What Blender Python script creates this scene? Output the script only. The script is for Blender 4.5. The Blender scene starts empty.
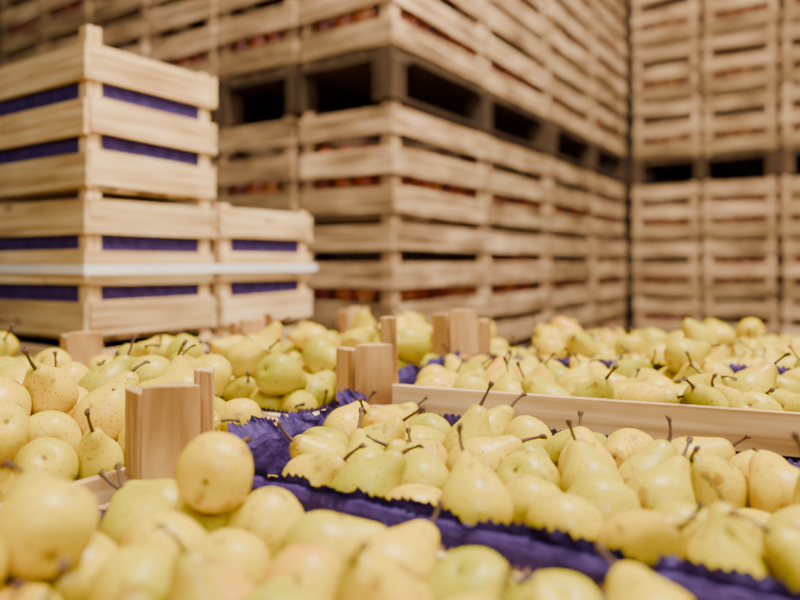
import bpy, bmesh, math, random
import numpy as np
from mathutils import Vector, Matrix, Quaternion, noise
random.seed(7); np.random.seed(7)
C = bpy.context.scene.collection
EYE = 1.332
FPX = 670.0
ANG = math.radians(-33.5)
A = Vector((-0.18, 0.547, 0))
V = Vector((math.cos(ANG), math.sin(ANG), 0)); U = Vector((-math.sin(ANG), math.cos(ANG), 0))
def P(v, u, z, o=A): 
    w = o + V*v + U*u; w.z = z; return w

# ---------------------------------------------------------------- materials
def newmat(name):
    m = bpy.data.materials.new(name); m.use_nodes = True
    nt = m.node_tree; b = nt.nodes['Principled BSDF']; return m, nt, b
def N(nt, t, **kw):
    n = nt.nodes.new(t)
    for k, v in kw.items(): setattr(n, k, v)
    return n
def ramp(nt, stops):
    r = N(nt, 'ShaderNodeValToRGB'); e = r.color_ramp.elements
    e[0].position, e[0].color = stops[0][0], (*stops[0][1], 1)
    e[1].position, e[1].color = stops[-1][0], (*stops[-1][1], 1)
    for p, c in stops[1:-1]:
        x = e.new(p); x.color = (*c, 1)
    return r
def mixc(nt, a, b, f, mode='MIX'):
    m = N(nt, 'ShaderNodeMix', data_type='RGBA', blend_type=mode)
    for s, v in ((m.inputs[0], f), (m.inputs[6], a), (m.inputs[7], b)):
        if isinstance(v, (int, float)): s.default_value = v
        elif isinstance(v, tuple): s.default_value = (*v, 1)
        else: nt.links.new(v, s)
    return m.outputs[2]
def math_(nt, op, a, b=0.0, c=None):
    m = N(nt, 'ShaderNodeMath', operation=op)
    for s, v in zip(m.inputs, (a, b, c)):
        if v is None: continue
        if isinstance(v, (int, float)): s.default_value = v
        else: nt.links.new(v, s)
    return m.outputs[0]
def wood(name, dark, mid, light, rough=0.75, var=0.5, lo=0.36, hi=0.64):
    m, nt, b = newmat(name); L = nt.links
    uv = N(nt, 'ShaderNodeUVMap'); uv.uv_map = 'UVMap'
    oi = N(nt, 'ShaderNodeObjectInfo'); ge = N(nt, 'ShaderNodeNewGeometry')
    add = N(nt, 'ShaderNodeVectorMath', operation='ADD'); L.new(uv.outputs[0], add.inputs[0])
    cmb = N(nt, 'ShaderNodeCombineXYZ'); L.new(math_(nt, 'MULTIPLY', oi.outputs['Random'], 37.0), cmb.inputs[0])
    L.new(math_(nt, 'MULTIPLY', oi.outputs['Random'], 11.0), cmb.inputs[1]); L.new(cmb.outputs[0], add.inputs[1])
    mp = N(nt, 'ShaderNodeMapping'); mp.inputs['Scale'].default_value = (3.0, 70, 1) if var < 0.9 else (9.0, 260, 1); L.new(add.outputs[0], mp.inputs[0])
    n1 = N(nt, 'ShaderNodeTexNoise'); n1.inputs['Scale'].default_value = 1.0; n1.inputs['Detail'].default_value = 6
    n1.inputs['Distortion'].default_value = 0.6; L.new(mp.outputs[0], n1.inputs['Vector'])
    mp2 = N(nt, 'ShaderNodeMapping'); mp2.inputs['Scale'].default_value = (5.0, 12, 1) if var < 0.9 else (10.0, 60, 1); L.new(add.outputs[0], mp2.inputs[0])
    n2 = N(nt, 'ShaderNodeTexNoise'); n2.inputs['Scale'].default_value = 1.0; n2.inputs['Detail'].default_value = 3; L.new(mp2.outputs[0], n2.inputs['Vector'])
    r = ramp(nt, [(lo, dark), (0.5, mid), (hi, light)])
    f = math_(nt, 'ADD', math_(nt, 'MULTIPLY', n1.outputs[0], 0.6), math_(nt, 'MULTIPLY', n2.outputs[0], 0.4))
    L.new(f, r.inputs[0])
    vo = N(nt, 'ShaderNodeTexVoronoi'); vo.inputs['Scale'].default_value = 1.0
    mp3 = N(nt, 'ShaderNodeMapping'); mp3.inputs['Scale'].default_value = (6, 14, 1); L.new(add.outputs[0], mp3.inputs[0]); L.new(mp3.outputs[0], vo.inputs['Vector'])
    kn = N(nt, 'ShaderNodeMapRange'); kn.inputs[1].default_value = 0.05; kn.inputs[2].default_value = 0.13; kn.inputs[3].default_value = 0.6; kn.inputs[4].default_value = 0.0
    L.new(vo.outputs['Distance'], kn.inputs[0])
    c = mixc(nt, r.outputs[0], (dark[0]*.5, dark[1]*.42, dark[2]*.35), kn.outputs[0])
    vv = min(var, 0.85)
    tone = math_(nt, 'MULTIPLY_ADD', ge.outputs['Random Per Island'], vv, 1.0-vv*0.55)
    tone = math_(nt, 'MULTIPLY', tone, math_(nt, 'MULTIPLY_ADD', oi.outputs['Random'], 0.34, 0.83))
    cc = N(nt, 'ShaderNodeCombineColor'); 
    L.new(tone, cc.inputs[0]); L.new(tone, cc.inputs[1]); L.new(math_(nt, 'POWER', tone, 1.2), cc.inputs[2])
    c = mixc(nt, c, cc.outputs[0], 1.0, 'MULTIPLY')
    L.new(c, b.inputs['Base Color']); b.inputs['Roughness'].default_value = rough; b.inputs['Specular IOR Level'].default_value = 0.2
    bp = N(nt, 'ShaderNodeBump'); bp.inputs['Strength'].default_value = 0.3; bp.inputs['Distance'].default_value = 0.002
    L.new(n1.outputs[0], bp.inputs['Height']); L.new(bp.outputs[0], b.inputs['Normal'])
    return m
M_pine = wood('pale_pine', (0.31, 0.155, 0.050), (0.58, 0.37, 0.15), (0.78, 0.575, 0.29), var=0.65)
M_block = wood('corner_block_pine', (0.21, 0.095, 0.025), (0.42, 0.23, 0.075), (0.62, 0.39, 0.15), 0.8, 0.95, 0.32, 0.68)
M_old = wood('weathered_pine', (0.10, 0.052, 0.020), (0.35, 0.205, 0.092), (0.64, 0.43, 0.22), 0.8, 0.85)
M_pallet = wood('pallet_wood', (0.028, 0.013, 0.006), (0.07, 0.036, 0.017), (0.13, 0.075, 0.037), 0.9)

def paper():
    m, nt, b = newmat('purple_paper'); L = nt.links
    tc = N(nt, 'ShaderNodeTexCoord'); n = N(nt, 'ShaderNodeTexNoise'); n.inputs['Scale'].default_value = 60; n.inputs['Detail'].default_value = 4
    L.new(tc.outputs['Object'], n.inputs['Vector'])
    r = ramp(nt, [(0.3, (0.018, 0.006, 0.055)), (0.7, (0.055, 0.023, 0.135))]); L.new(n.outputs[0], r.inputs[0])
    L.new(r.outputs[0], b.inputs['Base Color']); b.inputs['Roughness'].default_value = 0.65; b.inputs['Specular IOR Level'].default_value = 0.25
    bp = N(nt, 'ShaderNodeBump'); bp.inputs['Strength'].default_value = 0.8; bp.inputs['Distance'].default_value = 0.006
    L.new(n.outputs[0], bp.inputs['Height']); L.new(bp.outputs[0], b.inputs['Normal'])
    return m
M_paper = paper()

def pearmat():
    m, nt, b = newmat('pear_skin'); L = nt.links
    tc = N(nt, 'ShaderNodeTexCoord'); oi = N(nt, 'ShaderNodeObjectInfo'); ge = N(nt, 'ShaderNodeNewGeometry')
    rnd = math_(nt, 'FRACT', math_(nt, 'ADD', oi.outputs['Random'], math_(nt, 'MULTIPLY', ge.outputs['Random Per Island'], 3.7)))
    off = N(nt, 'ShaderNodeVectorMath', operation='ADD'); L.new(tc.outputs['Object'], off.inputs[0])
    cmb = N(nt, 'ShaderNodeCombineXYZ')
    for i, k in enumerate((9.0, 5.0, 7.0)): L.new(math_(nt, 'MULTIPLY', rnd, k), cmb.inputs[i])
    L.new(cmb.outputs[0], off.inputs[1])
    n = N(nt, 'ShaderNodeTexNoise'); n.inputs['Scale'].default_value = 22; n.inputs['Detail'].default_value = 3; L.new(off.outputs[0], n.inputs['Vector'])
    r1 = ramp(nt, [(0.0, (0.34, 0.32, 0.0)), (0.3, (0.50, 0.395, 0.0)), (0.7, (0.64, 0.45, 0.0)), (1.0, (0.71, 0.45, 0.0))])
    L.new(math_(nt, 'ADD', math_(nt, 'MULTIPLY', rnd, 0.75), math_(nt, 'MULTIPLY_ADD', n.outputs[0], 1.0, -0.33)), r1.inputs[0])
    n2 = N(nt, 'ShaderNodeTexNoise'); n2.inputs['Scale'].default_value = 15; n2.inputs['Detail'].default_value = 1; L.new(off.outputs[0], n2.inputs['Vector'])
    bl = N(nt, 'ShaderNodeMapRange'); bl.inputs[1].default_value = 0.46; bl.inputs[2].default_value = 0.68; L.new(n2.outputs[0], bl.inputs[0])
    sel = N(nt, 'ShaderNodeMapRange'); sel.inputs[1].default_value = 0.72; sel.inputs[2].default_value = 0.92; sel.inputs[4].default_value = 0.8
    L.new(math_(nt, 'FRACT', math_(nt, 'MULTIPLY', rnd, 7.31)), sel.inputs[0])
    c = mixc(nt, r1.outputs[0], (0.70, 0.27, 0.01), math_(nt, 'MULTIPLY', bl.outputs[0], sel.outputs[0]))
    uv = N(nt, 'ShaderNodeUVMap'); uv.uv_map = 'UVMap'; sp = N(nt, 'ShaderNodeSeparateXYZ'); L.new(uv.outputs[0], sp.inputs[0])
    nk = N(nt, 'ShaderNodeMapRange'); nk.inputs[1].default_value = 0.82; nk.inputs[2].default_value = 0.99; nk.inputs[4].default_value = 0.8; L.new(sp.outputs[1], nk.inputs[0])
    c = mixc(nt, c, (0.22, 0.16, 0.006), nk.outputs[0])
    ck = N(nt, 'ShaderNodeMapRange'); ck.inputs[1].default_value = 0.075; ck.inputs[2].default_value = 0.03; ck.inputs[4].default_value = 0.9; L.new(sp.outputs[1], ck.inputs[0])
    c = mixc(nt, c, (0.08, 0.04, 0.012), ck.outputs[0])
    vo = N(nt, 'ShaderNodeTexVoronoi'); vo.inputs['Scale'].default_value = 250; L.new(off.outputs[0], vo.inputs['Vector'])
    s = N(nt, 'ShaderNodeMapRange'); s.inputs[1].default_value = 0.14; s.inputs[2].default_value = 0.26; s.inputs[3].default_value = 0.85; s.inputs[4].default_value = 0.0; L.new(vo.outputs['Distance'], s.inputs[0])
    c = mixc(nt, c, (0.20, 0.11, 0.01), s.outputs[0])
    n3 = N(nt, 'ShaderNodeTexNoise'); n3.inputs['Scale'].default_value = 55; n3.inputs['Detail'].default_value = 5; L.new(off.outputs[0], n3.inputs['Vector'])
    br = N(nt, 'ShaderNodeMapRange'); br.inputs[1].default_value = 0.61; br.inputs[2].default_value = 0.68; br.inputs[4].default_value = 0.75; L.new(n3.outputs[0], br.inputs[0])
    c = mixc(nt, c, (0.26, 0.12, 0.015), br.outputs[0])
    L.new(c, b.inputs['Base Color'])
    b.inputs['Roughness'].default_value = 0.36; b.inputs['Specular IOR Level'].default_value = 0.22
    b.inputs['Subsurface Weight'].default_value = 0.0
    bp = N(nt, 'ShaderNodeBump'); bp.inputs['Strength'].default_value = 0.15; bp.inputs['Distance'].default_value = 0.001
    L.new(n3.outputs[0], bp.inputs['Height']); L.new(bp.outputs[0], b.inputs['Normal'])
    return m
M_pear = pearmat()
def flat(name, col, rough=0.7, scale=20, var=0.25, bump=0.2):
    m, nt, b = newmat(name); L = nt.links
    tc = N(nt, 'ShaderNodeTexCoord'); n = N(nt, 'ShaderNodeTexNoise'); n.inputs['Scale'].default_value = scale; n.inputs['Detail'].default_value = 5
    L.new(tc.outputs['Object'], n.inputs['Vector'])
    r = ramp(nt, [(0.3, tuple(x*(1-var) for x in col)), (0.7, tuple(min(1, x*(1+var)) for x in col))]); L.new(n.outputs[0], r.inputs[0])
    L.new(r.outputs[0], b.inputs['Base Color']); b.inputs['Roughness'].default_value = rough
    bp = N(nt, 'ShaderNodeBump'); bp.inputs['Strength'].default_value = bump; bp.inputs['Distance'].default_value = 0.002
    L.new(n.outputs[0], bp.inputs['Height']); L.new(bp.outputs[0], b.inputs['Normal'])
    return m
M_stem = flat('pear_stem_bark', (0.07, 0.028, 0.010), 0.7, 300)
M_strap = flat('white_strap', (0.92, 0.85, 0.80), 0.35, 40, 0.05)
M_floor = flat('concrete', (0.10, 0.085, 0.07), 0.7, 3)
M_wall = flat('painted_wall', (0.12, 0.08, 0.055), 0.9, 2, 0.1)
def applemat():
    m, nt, b = newmat('red_apple_skin'); L = nt.links
    ge = N(nt, 'ShaderNodeNewGeometry')
    r = ramp(nt, [(0.0, (0.14, 0.014, 0.008)), (0.5, (0.32, 0.04, 0.014)), (1.0, (0.44, 0.13, 0.025))]); L.new(ge.outputs['Random Per Island'], r.inputs[0])
    L.new(r.outputs[0], b.inputs['Base Color']); b.inputs['Roughness'].default_value = 0.4
    return m
M_apple = applemat()

# ---------------------------------------------------------------- mesh helpers
class MB:
    def __init__(s): s.bm = bmesh.new(); s.uv = s.bm.loops.layers.uv.new('UVMap')
    def box(s, x0, x1, y0, y1, z0, z1, jit=0.0):
        d = (x1-x0, y1-y0, z1-z0); ax = d.index(max(d)); o = random.uniform(0, 20)
        j = lambda: random.uniform(-jit, jit)
        dz0, dz1, dp = j(), j(), j()*0.6
        co = []
        for z in (z0, z1):
            for x, y in ((x0, y0), (x0, y1), (x1, y1), (x1, y0)):
                e = (x-x0)/max(d[0], 1e-6) if ax == 0 else ((y-y0)/max(d[1], 1e-6) if ax == 1 else 0)
                zz = z + (dz0*(1-e)+dz1*e if ax != 2 else 0)
                co.append((x + (dp if ax == 1 else 0), y + (dp if ax == 0 else 0), zz))
        vs = [s.bm.verts.new(p) for p in co]
        for f in ((0,1,2,3),(7,6,5,4),(0,4,5,1),(1,5,6,2),(2,6,7,3),(3,7,4,0)):
            fa = s.bm.faces.new([vs[i] for i in f])
            oth = [a for a in range(3) if a != ax]
            for l in fa.loops:
                c = l.vert.co; l[s.uv].uv = (c[ax]+o, c[oth[0]]+c[oth[1]]+o*3)
    def poly_prism(s, pts, z0, z1, slant=0.0):
        n = len(pts); o = random.uniform(0, 20)
        lo = [s.bm.verts.new((x, y, z0)) for x, y in pts]; hi = [s.bm.verts.new((x, y, z1 + slant*(x-pts[0][0]))) for x, y in pts]
        fs = [s.bm.faces.new(lo[::-1]), s.bm.faces.new(hi)]
        for i in range(n): fs.append(s.bm.faces.new((lo[i], lo[(i+1) % n], hi[(i+1) % n], hi[i])))
        for f in fs:
            for l in f.loops: c = l.vert.co; l[s.uv].uv = (c.z+o, c.x+c.y*0.7+o*3)
    def done(s, name, mat, bevel=0.0, smooth=False):
        bmesh.ops.recalc_face_normals(s.bm, faces=s.bm.faces)
        if bevel: bmesh.ops.bevel(s.bm, geom=list(s.bm.edges), offset=bevel, segments=1, affect='EDGES')
        me = bpy.data.meshes.new(name); s.bm.to_mesh(me); s.bm.free(); me.materials.append(mat)
        if smooth:
            for p in me.polygons: p.use_smooth = True
        return me
def obj(name, me, parent=None, loc=None, rot=None, **props):
    o = bpy.data.objects.new(name, me); C.objects.link(o)
    if parent: o.parent = parent
    if loc is not None: o.location = loc
    if rot is not None: o.rotation_euler = rot
    for k, v in props.items(): o[k] = v
    return o

# ---------------------------------------------------------------- crates
T = 0.009
def slat_body(w, l, h, n, sh, bottom=True, jit=0.0015, mat=None, name='slatted_box', mz=0.003):
    mb = MB(); g = (h - 2*mz - n*sh)/max(1, n-1)
    for i in range(n):
        z0 = mz + i*(sh+g); z1 = z0+sh
        mb.box(0.001, w-0.001, 0, T, z0, z1, jit); mb.box(0.001, w-0.001, l-T, l, z0, z1, jit)
        mb.box(0, T, T+.001, l-T-.001, z0, z1, jit); mb.box(w-T, w, T+.001, l-T-.001, z0, z1, jit)
    if bottom:
        k = 5; bw = (l-2*T)/k
        for i in range(k): mb.box(T+.001, w-T-.001, T+i*bw+0.003, T+(i+1)*bw-0.003, 0.004, 0.011)
    return mb.done(name, mat or M_pine)
def post_mesh(h, leg, mat, z0=0.0, wing=False, rimz=0.17, name='corner_post'):
    mb = MB()
    if wing:
        mb.poly_prism([(T, T), (leg, T), (T, leg)], z0, rimz+0.002)
        mb.poly_prism([(0, leg), (0, 0.0), (leg-0.001, 0.0)], rimz+0.002, h)
        mb.poly_prism([(leg-0.003, -0.006), (leg-0.012, -0.036), (leg-0.026, -0.035), (leg-0.020, -0.006)], rimz+0.002, h-0.006)
    else: mb.poly_prism([(T, T), (leg, T), (T, leg)], z0, h)
    return mb.done(name, mat, bevel=0.0008)
def corners(w, l): return [((0, 0), 0), ((w, 0), math.pi/2), ((w, l), math.pi), ((0, l), -math.pi/2)]

def crate_kind(w, l, h, n, sh, body_mat, post_mat, mz, gap=0.004, leg=0.045):
    return dict(w=w, l=l, h=h, gap=gap, body=[slat_body(w-2*gap, l-2*gap, h, n, sh, mat=body_mat, mz=mz, jit=0.0035) for _ in range(6)], post=post_mesh(h-0.001, leg, post_mat, 0.001), tpost=post_mesh(h+0.024, leg, post_mat, 0.001))
def add_crate(kd, origin, v, u, z, label, group, name='fruit_crate', liner=None, rot=ANG, cat='crate', top=False):
    g = kd['gap']; jt = g*0.8
    p = P(v+g+random.uniform(-jt, jt), u+g+random.uniform(-jt, jt), z, origin)
    o = obj(name, random.choice(kd['body']), None, p, (0, 0, rot), label=label, category=cat, group=group)
    w, l = kd['w']-2*g, kd['l']-2*g
    for ci, (c, a) in enumerate(corners(w, l)): obj('corner_post', kd['tpost' if (top and ci == 1) else 'post'], o, (c[0], c[1], 0), (0, 0, a))
    if liner: obj('paper_liner', liner, o, (0, 0, 0), label='purple paper lining')
    return p
def apple_heap(w, l, h):
    bm = bmesh.new(); r = 0.036
    nx, ny, nz = int((w-0.034)/(2*r)), int((l-0.034)/(2*r)), int((h-0.045)/(2*r))
    for k in range(nz):
        for i in range(nx):
            for j in range(ny):
                if 0 < i < nx-1 and 0 < j < ny-1 and k < nz-1: continue
                x = 0.017+(w-0.034)*(i+.5)/nx + random.uniform(-.003, .003); y = 0.017+(l-0.034)*(j+.5)/ny+random.uniform(-.003, .003)
                z = 0.0115+r+k*2*r*0.97
                bmesh.ops.create_uvsphere(bm, u_segments=12, v_segments=8, radius=r, matrix=Matrix.Translation((x, y, z)) @ Matrix.Rotation(random.uniform(-.8, .8), 4, 'X'))
    me = bpy.data.meshes.new('apple_heap'); bm.to_mesh(me); bm.free(); me.materials.append(M_apple)
    for p in me.polygons: p.use_smooth = True
    return me
def pallet_mesh(w, l):
    mb = MB(); h = 0.142
    for i in range(7):
        x = i*(w-0.09)/6; mb.box(x, x+0.09, 0, l, h-0.015, h-0.001)
    for y in (0, l/2-0.05, l-0.1): mb.box(0, w, y, y+0.1, h-0.028, h-0.0155)
    for x in (0, w/2-0.03, w-0.06):
        for y in (0, l/2-0.035, l-0.07): mb.box(x, x+0.06, y, y+0.07, 0.0135, h-0.0285)
        mb.box(x, x+0.06, 0, l, 0.001, 0.013)
    return mb.done('pallet', M_pallet)

K2 = crate_kind(0.36, 0.60, 0.328, 3, 0.071, M_old, M_old, 0.017, 0.009)
K3 = crate_kind(0.38, 0.60, 0.328, 3, 0.071, M_old, M_old, 0.017, 0.009)
heap2 = [apple_heap(0.342, 0.582, h) for h in (0.29, 0.22)]
C2 = Vector((-0.022, 1.835, 0)); C3 = Vector((1.375, 3.905, 0))
pal72 = pallet_mesh(0.714, 1.195); pal76 = pallet_mesh(0.754, 1.195)
LOW, UP = 0.142, EYE+0.594
def stack(kd, org, v, u, nl, nu, grp):
    for base, cnt in ((LOW, nl), (UP, nu)):
        for k in range(cnt):
            z = base + k*kd['h'] + 0.001
            p = add_crate(kd, org, v, u, z, 'weathered pine slatted crate of red apples in a tall stack' if base == LOW else 'weathered pine slatted apple crate stacked high on a raised pallet', grp)
            obj('apple_heap', random.choice(heap2), None, p, (0, 0, ANG), label='red and orange apples piled inside a slatted crate', category='apples', kind='stuff', group='apples in the tall crate stacks')
for c in range(6): stack(K2, C2, -(c+1)*0.36, 0, 5, 4, 'apple crates in the long stack')
for b in range(1, 4): stack(K2, C2, -0.36, b*0.6, 5, 4, 'apple crates in the long stack')
for c in range(3): stack(K3, C3, -0.03+c*0.38, 0.0, 5, 4, 'apple crates in the end stack')
PL = dict(label='dark weathered wooden pallet under a crate stack', category='pallet', group='pallets')
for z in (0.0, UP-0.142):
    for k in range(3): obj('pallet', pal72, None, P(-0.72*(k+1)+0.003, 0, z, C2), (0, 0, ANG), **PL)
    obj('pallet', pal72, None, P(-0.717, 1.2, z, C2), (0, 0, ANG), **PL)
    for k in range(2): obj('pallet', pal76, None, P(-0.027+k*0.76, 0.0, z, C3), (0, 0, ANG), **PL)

# -- pale crates with purple lining
S1 = Vector((-0.53, 1.13, 0)); H1 = 0.262
K1 = crate_kind(0.40, 0.29, H1, 3, 0.059, M_pine, M_pine, 0.011, leg=0.034)
lin2 = MB()
lin2.box(T+.002, 0.392-T-.002, T+.002, T+.003, .012, H1-.018); lin2.box(T+.002, 0.392-T-.002, 0.282-T-.003, 0.282-T-.002, .012, H1-.018)
lin2.box(T+.002, T+.003, T+.004, .282-T-.004, .012, H1-.018); lin2.box(.392-T-.003, .392-T-.002, T+.004, .282-T-.004, .012, H1-.018)
lin2 = lin2.done('paper_liner', M_paper)
for col, top in ((0, 6), (1, 5)):
    for k in range(top):
        add_crate(K1, S1, -0.40, col*0.29, 0.143+k*H1, 'pale pine slatted crate lined with purple paper, stacked', 'purple-lined crates in the pale stack', liner=lin2, top=(k == top-1 and col == 0))
obj('pallet', pallet_mesh(0.395, 0.58), None, P(-0.4, 0, 0, S1), (0, 0, ANG), label='low dark wooden pallet under pale crates', category='pallet', group='pallets')
bm = bmesh.new(); x0, x1, y0, y1, e = -0.404, 0.004, -0.004, 0.586, 0.0012
for (a, b_, c, d) in ((x0, x1, y0-e, y0), (x0, x1, y1, y1+e), (x0-e, x0, y0-e, y1+e), (x1, x1+e, y0-e, y1+e)):
    m4 = Matrix.Translation(((a+b_)/2, (c+d)/2, 0)) @ Matrix.Diagonal((b_-a, d-c, 0.015, 1)); bmesh.ops.create_cube(bm, size=1, matrix=m4)
bmesh.ops.create_cube(bm, size=1, matrix=Matrix.Translation((x1+0.002, 0.52, 0)) @ Matrix.Diagonal((0.004, 0.03, 0.018, 1)))
me = bpy.data.meshes.new('strap'); bm.to_mesh(me); bm.free(); me.materials.append(M_strap)
obj('strapping_band', me, None, P(0, 0, EYE-0.013, S1), (0, 0, ANG), label='white plastic strapping band around pale crates', category='strap')

# ---------------------------------------------------------------- pear meshes
def catmull(pts, n):
    out = []; p = [pts[0]]+pts+[pts[-1]]; seg = len(pts)-1
    for i in range(n+1):
        t = i/n*seg; k = min(int(t), seg-1); f = t-k
        a, b, c, d = (np.array(p[k+j]) for j in range(4))
        out.append(0.5*((2*b)+(-a+c)*f+(2*a-5*b+4*c-d)*f*f+(-a+3*b-3*c+d)*f**3))
    return out
PROF = [(3.0, 0.0), (2.2, 3.5), (0.6, 9), (1.5, 16), (7, 25), (16, 30.5), (26, 32.5), (36, 31.3), (45, 27.8), (53, 23), (61, 18.2), (69, 14.4), (75.5, 11.6), (80, 8.2), (82.3, 4), (81.3, 0.0)]
PS = 0.755     # overall fruit scale
def pear_mesh(i, seg=26, n=28):
    rs = random.Random(100+i)
    kn = rs.uniform(0.90, 1.15); kl = rs.uniform(0.87, 1.07); bend = rs.uniform(-0.007, 0.007); ecc = rs.uniform(0.96, 1.04)
    pr = catmull(PROF, n); bm = bmesh.new(); uvl = bm.loops.layers.uv.new('UVMap'); rows = []
    sd = rs.uniform(0, 50)
    for k, (z, r) in enumerate(pr):
        z = z/1000; r = max(r, 0)/1000
        t = z/0.085
        if k > n*0.45: r *= 1+(kn-1)*min(1, (t-0.35)/0.4)
        zz = z if z < 0.03 else 0.03+(z-0.03)*kl
        if k in (0, n): rows.append([bm.verts.new((bend*t*t*2*PS, 0, zz*PS))]); continue
        row = []
        for s in range(seg):
            a = 2*math.pi*s/seg
            rr = r*(1+0.05*noise.noise(Vector((math.cos(a)*1.2, math.sin(a)*1.2, zz*30+sd))) + 0.012*math.cos(5*a+sd)*(1-t))
            row.append(bm.verts.new(((rr*math.cos(a)*ecc+bend*t*t*2)*PS, rr*math.sin(a)/ecc*PS, zz*PS)))
        rows.append(row)
    def face(vs, ks):
        f = bm.faces.new(vs); f.smooth = True
        for l, kk in zip(f.loops, ks): l[uvl].uv = (0.5, kk/n)
    for k in range(n):
        a, b = rows[k], rows[k+1]
        for s in range(seg):
            s2 = (s+1) % seg
            if len(a) == 1: face((a[0], b[s2], b[s]), (k, k+1, k+1))
            elif len(b) == 1: face((a[s], a[s2], b[0]), (k, k, k+1))
            else: face((a[s], a[s2], b[s2], b[s]), (k, k, k+1, k+1))
    bmesh.ops.recalc_face_normals(bm, faces=bm.faces)
    me = bpy.data.meshes.new('pear'); bm.to_mesh(me); bm.free(); me.materials.append(M_pear)
    return me, Vector((bend*2*0.92, 0, 0.03+0.0513*kl))*PS
def stem_mesh(i):
    rs = random.Random(300+i); bm = bmesh.new(); L_ = rs.uniform(0.018, 0.027); cv = rs.uniform(-0.7, 0.7); n = 9; rows = []
    for k in range(n+1):
        t = k/n; x = cv*L_*t*t; z = -0.002+L_*t*(1-0.12*abs(cv)*t); r = 0.0019-0.0006*math.sin(math.pi*t*0.8)+(0.0010 if k >= n-1 else 0)
        if k == 0: r = 0.0027
        rows.append([bm.verts.new((x+r*math.cos(a), r*math.sin(a)*1.0, z+0.0004*math.cos(a*2+i))) for a in [2*math.pi*s/8 for s in range(8)]])
    for k in range(n):
        for s in range(8): f = bm.faces.new((rows[k][s], rows[k][(s+1) % 8], rows[k+1][(s+1) % 8], rows[k+1][s])); f.smooth = True
    bm.faces.new(rows[-1]); bm.faces.new(rows[0][::-1])
    me = bpy.data.meshes.new('stem'); bm.to_mesh(me); bm.free(); me.materials.append(M_stem); return me
PEARS = [pear_mesh(i) for i in range(8)]; STEMS = [stem_mesh(i) for i in range(6)]
bm = bmesh.new()
for s in range(5):
    a = s*2*math.pi/5; p = [(0.001*math.cos(a-.5), 0.001*math.sin(a-.5), 0.0025), (0.001*math.cos(a+.5), 0.001*math.sin(a+.5), 0.0025), (0.003*math.cos(a), 0.003*math.sin(a), 0.0006)]
    bm.faces.new([bm.verts.new(q) for q in p])
CAL = bpy.data.meshes.new('calyx'); bm.to_mesh(CAL); bm.free(); CAL.materials.append(M_stem)

# ---------------------------------------------------------------- packing of pears
RB, RN, DN = 0.0240, 0.0132, 0.027
def pack(w, l, layers, seed, up=0.5, lief=0.4, excl=None, zr=0.07, bulge=(.012, .012, .012, .012)):
    rg = np.random.default_rng(seed); pts = []
    sp = 0.0478; ny = int((l-2*RB)/(sp*0.88))+1; nx = int((w-2*RB)/sp)+1
    for li, fill in enumerate(layers):
        for j in range(ny):
            for i in range(nx):
                x = RB+(i+0.5*((j+li) % 2))*(w-2*RB)/(nx-0.5); y = RB+j*(l-2*RB)/max(1, ny-1)
                if rg.random() < fill: pts.append((x, y, RB+0.002+li*0.050))
    if excl: pts = [p for p in pts if not excl(p)]
    b = np.array(pts); n = len(b); b[:, :2] += rg.normal(0, 0.004, (n, 2))
    d = rg.normal(0, 1, (n, 3)); d[:, 2] = np.abs(d[:, 2])*up+up*1.3
    lie = rg.random(n) < lief; d[lie, 2] *= 0.25
    d /= np.linalg.norm(d, axis=1)[:, None]
    q = b+d*DN; X = np.concatenate([b, q]).astype(np.float32); R = np.concatenate([np.full(n, RB), np.full(n, RN)]).astype(np.float32)
    idx = np.arange(2*n); RR = R[:, None]+R[None, :]; RR[(idx[:, None] % n) == (idx[None, :] % n)] = 0
    lo0 = np.stack([R, R, R], 1); hi0 = np.stack([w-R, l-R, np.full(2*n, 9.0)], 1)
    blo = np.array([bulge[3], bulge[0], 0]); bhi = np.array([bulge[1], bulge[2], 0])
    grav = np.where(R > 0.02, 1.0, np.where(np.concatenate([lie, lie]), 0.85, 0.15)).astype(np.float32)
    near = None
    for it in range(120):
        g = 0.0018 if it < 85 else 0.0004
        X[:, 2] -= g*grav
        if it % 4 == 0:
            near = np.nonzero((np.abs(X[:, None, 0]-X[None, :, 0]) < RR+0.006) & (np.abs(X[:, None, 1]-X[None, :, 1]) < RR+0.006) & (np.abs(X[:, None, 2]-X[None, :, 2]) < RR+0.008) & (RR > 0))
        ii, jj = near; rr = RR[ii, jj]
        for _ in range(2):
            dv = X[ii]-X[jj]; dist = np.sqrt((dv*dv).sum(1))+1e-9
            ov = np.maximum(0, rr-dist)/dist*0.28
            for ax in range(3): X[:, ax] += np.bincount(ii, dv[:, ax]*ov, minlength=2*n).astype(np.float32)
            a, c = X[:n], X[n:]; e = c-a; le = np.linalg.norm(e, axis=1)[:, None]; cor = e*(1-DN/le)
            X[:n] += cor*0.3; X[n:] -= cor*0.7
            ab = np.clip((X[:, 2]-zr)/0.012, 0, 1)[:, None]
            X = np.clip(X, lo0-ab*blo, hi0+ab*bhi).astype(np.float32)
    b, q = X[:n], X[n:]
    cov = []
    for i in range(n):
        dd = np.hypot(b[:, 0]-b[i, 0], b[:, 1]-b[i, 1]); cov.append(bool((((b[:, 2]-b[i, 2]) > 0.022) & (dd < 0.034)).sum() >= 2))
    return b, q, cov

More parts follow.
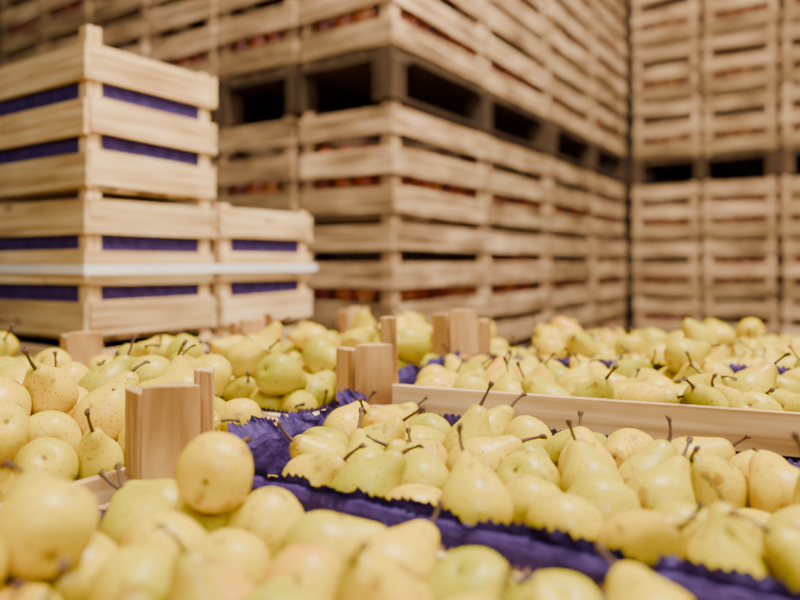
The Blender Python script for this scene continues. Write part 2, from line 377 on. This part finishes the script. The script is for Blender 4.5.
# ---------------------------------------------------------------- pear crates with liners
HB, POST = 0.17, 0.243
def liner_mesh(w, l, floor_z, rim, hs, seed, drape=False):
    bm = bmesh.new(); m = 0.013; step = 0.0035
    x0, x1, y0, y1 = m, w-m, m, l-m
    loop = []; nfront = 0
    for si, (ax, ay, bx, by, nx, ny, h) in enumerate(((x0, y0, x1, y0, 0, -1, hs[0]), (x1, y0, x1, y1, 1, 0, hs[1]), (x1, y1, x0, y1, 0, 1, hs[2]), (x0, y1, x0, y0, -1, 0, hs[3]))):
        L_ = math.hypot(bx-ax, by-ay); k = int(L_/step); k -= k % 2
        if si == 0: nfront = k
        for i in range(k):
            t = i/k; loop.append((ax+(bx-ax)*t, ay+(by-ay)*t, nx, ny, h, i % 2, min(t, 1-t)*L_))
    levels = [0, 0.35, 0.62, 0.72, 0.80, 0.87, 0.94, 1.0]; rows = []
    for li, f in enumerate(levels):
        row = []
        for (x, y, nx, ny, h, alt, ed) in loop:
            top = rim+(h*(0.6+1.2*abs(noise.noise(Vector((x*20, y*20, seed))))) if h > 0 else h)
            z = floor_z+(top-floor_z)*f + ((0.0026 if alt else -0.0008) if f == 1.0 else 0)
            ab = max(0, z-rim+0.004)
            fade = min(1, ed/0.03)
            wob = (0.8*noise.noise(Vector((x*32, y*32, z*22+seed)))+0.6*noise.noise(Vector((x*85, y*85, z*60+seed))))*ab*1.2*fade
            lean = ab*(0.45 if h < 0.015 else 0.7)*fade
            zz = z - abs(wob)*0.5
            row.append(bm.verts.new((x+nx*(wob+lean)+abs(ny)*wob*0.3, y+ny*(wob+lean)+abs(nx)*wob*0.3, zz)))
        rows.append(row)
    n = len(loop)
    for a, b in zip(rows, rows[1:]):
        for i in range(n): bm.faces.new((a[i], a[(i+1) % n], b[(i+1) % n], b[i]))
    if drape:   # a second sheet on the front side is folded outward over the rail, its pinked hem hanging down
        prev = [rows[3][i] for i in range(nfront)]
        for k, (oy, z) in enumerate(((0.004, rim+0.0015), (0.0125, rim+0.002), (0.0150, rim-0.003), (0.0155, rim-0.011))):
            cur = []
            for i in range(nfront):
                x, y, _, _, _, alt, ed = loop[i]
                nz = noise.noise(Vector((x*45, k*0.7, seed+3)))+0.5*noise.noise(Vector((x*130, k*0.4, seed)))
                zz = z+(nz*0.004 if k == 3 else nz*0.001)+((0.0026 if alt else -0.0026) if k == 3 else 0)
                cur.append(bm.verts.new((x, y-oy-(abs(nz)*0.002 if k >= 2 else 0), zz)))
            for i in range(nfront-1): bm.faces.new((prev[i], prev[i+1], cur[i+1], cur[i]))
            prev = cur
    fl = [bm.verts.new(p) for p in ((x0, y0, floor_z), (x1, y0, floor_z), (x1, y1, floor_z), (x0, y1, floor_z))]
    bm.faces.new(fl)
    me = bpy.data.meshes.new('paper_liner'); bm.to_mesh(me); bm.free(); me.materials.append(M_paper); return me
_pm = {}
def pear_crate(v, u, w, l, rim_h, rot_add, tilt, postx, tall, floor_d, layers, hs, seed, label, up=0.5, lief=0.4, excl=None, bulge=(.012, .012, .012, .012)):
    base = EYE-rim_h-HB
    key = (round(w, 3), round(l, 3))
    if key not in _pm: _pm[key] = slat_body(w-0.006, l-0.006, HB, 3, 0.048 if seed != 13 else 0.038, name='slatted_tray', mat=M_pine)
    o = bpy.data.objects.new('pear_crate', None); C.objects.link(o); o.empty_display_size = 0.05
    o.location = P(v+0.003, u+0.003, base)
    o.rotation_euler = (Matrix.Rotation(ANG+rot_add, 3, 'Z') @ Matrix.Rotation(-tilt, 3, 'Y')).to_euler()
    o['label'] = label; o['category'] = 'crate'; o['group'] = 'open pear crates'
    obj('slatted_tray', _pm[key], o)
    for ci, (c, a) in enumerate(corners(w-0.006, l-0.006)):
        kind = ('short',) if ci not in tall else (('wing' if ci == 3 else 'tall'), round(postx + (0.006 if ci == 0 else 0), 4))
        if kind not in _pm:
            _pm[kind] = post_mesh(HB-0.003, 0.040, M_block) if kind[0] == 'short' else post_mesh(POST+kind[1], 0.032, M_block, 0.0, wing=(kind[0] == 'wing'))
        obj('corner_block', _pm[kind], o, (c[0], c[1], 0), (0, 0, a), label='bare pine corner block')
    fz = HB-floor_d
    obj('paper_liner', liner_mesh(w-0.006, l-0.006, fz, HB, hs, seed, drape=(seed == 12)), o, label='purple paper lining with pinked edge')
    bpy.context.view_layer.update(); mw = o.matrix_world.copy()
    B, Q, cov = pack(w-0.006-0.032, l-0.006-0.032, layers, seed, up, lief, excl, floor_d, bulge)
    off = Vector((0.016, 0.016, fz+0.001))
    out = [(mw @ (Vector(map(float, b))+off), mw @ (Vector(map(float, q))+off), c) for b, q, c in zip(B, Q, cov)]
    pitch = (base-0.145)/4.0
    for k in range(4):
        obj('pear_crate', low_body(w, l, pitch), None, P(v+0.003, u+0.003, 0.145+k*pitch), (0, 0, ANG), label='closed pale pine crate under the open pear crates', category='crate', group='lower crates of the pear stack')
    return out
_lb = {}
def low_body(w, l, pitch):
    k = (round(w, 3), round(l, 3), round(pitch, 3))
    if k not in _lb: _lb[k] = slat_body(w-0.006, l-0.006, pitch-0.002, 3, 0.055, name='lower_crate')
    return _lb[k]

allp = []
R_ = math.radians
lab = 'open pine crate with purple paper lining, heaped with yellow pears'
WR = 0.50
allp += pear_crate(0.002, -0.319, WR, 0.315, 0.173, R_(0.5), 0, 0.004, (3,), 0.068, (1, 1, 0.70), (.008, .008, .004, -.002), 11, lab, up=0.5, lief=0.35, bulge=(.01, .012, .010, .024),
     excl=lambda p: p[2] > 0.11 and (p[0] > 0.12 or (p[0] < 0.05 and p[1] > 0.20)))
allp += pear_crate(-0.010, 0.0, WR, 0.285, 0.166, R_(1.2), 0, -0.002, (0, 3), 0.073, (1, 1), (.012, .012, .002, .022), 12, 'open pine crate of upright yellow pears, ragged purple paper edge', up=0.6, lief=0.3,
     excl=lambda p: p[0] < 0.035 and p[1] < 0.10, bulge=(.004, .012, .0, .006))
allp += pear_crate(-0.018, 0.292, WR, 0.268, 0.144, R_(5.0), R_(1.7), -0.002, (0, 3), 0.084, (1, 1, 0.12), (-.010, .008, .004, .012), 13, 'open pine crate with bare pale front rail, full of yellow pears', up=0.6, lief=0.3, bulge=(0, .012, .012, .012))
allp += pear_crate(-0.034, 0.572, WR, 0.29, 0.163, R_(4.5), R_(0.8), -0.008, (0,), 0.074, (1, 1, 0.22), (.002, .006, .002, .006), 14, lab, up=0.6, lief=0.3)
allp += pear_crate(-0.056, 0.868, WR, 0.27, 0.170, R_(4.5), R_(0.8), 0.0, (), 0.074, (1, 1, 0.12), (.002, .006, .006, .006), 15, lab, up=0.6, lief=0.3)
WL, LL = 0.385, 0.30
for k, (u, ll, lays, hs) in enumerate(((-0.425, 0.605, (1, 1, .50), (.004, -.006, .0, .0)), (0.185, 0.3, (1, 1, .36), (.0, .004, .0, .0)), (0.49, 0.3, (1, 1, .30), (.0, .004, .006, .0)))):
    allp += pear_crate(-0.419, u, WL, ll, 0.168, 0, 0, (0.0, -0.004, -0.002)[k], (3,) if k < 2 else (0, 3), 0.068, lays, hs, 21+k, lab, up=0.55, lief=0.35, bulge=(.014, (.018, .010, .014)[k], .014, .014))
allp += pear_crate(-0.808, -0.12, WL, LL, 0.168, 0, 0, 0.0, (), 0.072, (1, 1, .3), (.0, .0, .0, .0), 31, lab, up=0.5)
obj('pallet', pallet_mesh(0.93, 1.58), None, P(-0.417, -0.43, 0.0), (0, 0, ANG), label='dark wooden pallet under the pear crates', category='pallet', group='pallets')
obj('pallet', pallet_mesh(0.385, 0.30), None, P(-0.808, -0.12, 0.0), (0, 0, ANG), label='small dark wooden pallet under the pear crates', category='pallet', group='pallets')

def proj(p):
    if p.y < 0.05: return None
    return 400+p.x/p.y*FPX, 262+(EYE-p.z)/p.y*FPX
items = []
for b, q, cv in allp:
    d = (q-b); pr = proj(b); vis = pr and -40 < pr[0] < 840 and 0 < pr[1] < 650
    items.append(((1 if cv else 0) if vis else 2, b.y if vis else b.length, b, d))
items.sort(key=lambda t: (t[0], t[1]))
rs = random.Random(5)
rest = bmesh.new(); nind = 0
for vi, dist, b, d in items:
    k = rs.randrange(len(PEARS)); me, tip = PEARS[k]; sm = rs.choice(STEMS)
    rot = d.to_track_quat('Z', 'Y').to_matrix().to_4x4() @ Matrix.Rotation(rs.uniform(0, 6.283), 4, 'Z')
    sc = rs.uniform(0.95, 1.05)
    mw = Matrix.Translation(b) @ rot @ Matrix.Scale(sc, 4) @ Matrix.Translation((0, 0, -0.0225))
    stl = Matrix.Translation(tip) @ Matrix.Rotation(rs.uniform(0, 6.283), 4, 'Z') @ Matrix.Rotation(rs.uniform(0, 0.35), 4, 'X')
    if vi == 0 and nind < 300:
        nind += 1
        o = bpy.data.objects.new('pear', me); C.objects.link(o); o.matrix_world = mw
        o['label'] = 'ripe yellow-green pear with brown stem'; o['category'] = 'pear'; o['group'] = 'pears in the open crates'
        s = bpy.data.objects.new('stem', sm); C.objects.link(s); s.parent = o; s.matrix_local = stl
        c = bpy.data.objects.new('calyx', CAL); C.objects.link(c); c.parent = o
    else:
        n0 = len(rest.verts); rest.from_mesh(me); rest.verts.ensure_lookup_table()
        bmesh.ops.transform(rest, matrix=mw, verts=rest.verts[n0:])
        n1 = len(rest.verts); f1 = len(rest.faces); rest.from_mesh(sm); rest.verts.ensure_lookup_table(); rest.faces.ensure_lookup_table()
        bmesh.ops.transform(rest, matrix=mw @ stl, verts=rest.verts[n1:])
        for f in rest.faces[f1:]: f.material_index = 1
if len(rest.verts):
    me = bpy.data.meshes.new('pear_heap'); rest.to_mesh(me); rest.free(); me.materials.append(M_pear); me.materials.append(M_stem)
    obj('pear_heap', me, label='remaining yellow pears piled in the open crates', category='pears', kind='stuff')

# ---------------------------------------------------------------- room
def quadbox(name, x0, x1, y0, y1, z0, z1, mat):
    bm = bmesh.new(); bmesh.ops.create_cube(bm, size=1, matrix=Matrix.Translation(((x0+x1)/2, (y0+y1)/2, (z0+z1)/2)) @ Matrix.Diagonal((x1-x0, y1-y0, z1-z0, 1)))
    me = bpy.data.meshes.new(name); bm.to_mesh(me); bm.free(); me.materials.append(mat)
    return obj(name, me, kind='structure')
quadbox('floor', -6, 7, -5, 8, -0.2, 0, M_floor)
quadbox('wall_back', -6, 7, 8, 8.2, -0.2, 5.5, M_wall)
quadbox('wall_left', -6.2, -6, -5, 8.2, -0.2, 5.5, M_wall)
quadbox('wall_right', 7, 7.2, -5, 8.2, -0.2, 5.5, M_wall)
quadbox('ceiling', -6.2, 7.2, -5, 8.2, 5.5, 5.7, M_wall)

# ---------------------------------------------------------------- light
def area(name, loc, target, size, power, col):
    l = bpy.data.lights.new(name, 'AREA'); l.shape = 'RECTANGLE'; l.size, l.size_y = size; l.energy = power; l.color = col
    o = bpy.data.objects.new(name, l); C.objects.link(o); o.location = loc
    o.rotation_euler = (Vector(target)-Vector(loc)).to_track_quat('-Z', 'Y').to_euler(); return o
area('ceiling_lamp', (0.6, 0.8, 4.0), (0.0, 0.9, 0.8), (0.7, 0.7), 275, (1.0, 0.92, 0.76))
area('bay_daylight', (0.5, -2.0, 2.9), (0.1, 2.4, 1.6), (1.2, 1.0), 105, (1.0, 0.94, 0.82))
area('stack_fill_light', (2.6, 1.2, 4.2), (0.9, 3.2, 1.6), (0.8, 0.8), 100, (1.0, 0.93, 0.79))  # added fill light, no real fixture: brightens the right faces of the tall stacks
w = bpy.data.worlds.new('World'); bpy.context.scene.world = w; w.use_nodes = True
w.node_tree.nodes['Background'].inputs[0].default_value = (1.0, 0.93, 0.82, 1); w.node_tree.nodes['Background'].inputs[1].default_value = 0.07

# ---------------------------------------------------------------- camera
cam = bpy.data.cameras.new('camera'); co = bpy.data.objects.new('camera', cam); C.objects.link(co)
co.location = (0, 0, EYE); co.rotation_euler = (math.pi/2, 0, 0)
cam.sensor_width = 36; cam.lens = 36*FPX/800; cam.shift_y = -38/800; cam.clip_start = 0.01
cam.dof.use_dof = True; cam.dof.focus_distance = 0.61; cam.dof.aperture_fstop = 2.6
bpy.context.scene.camera = co
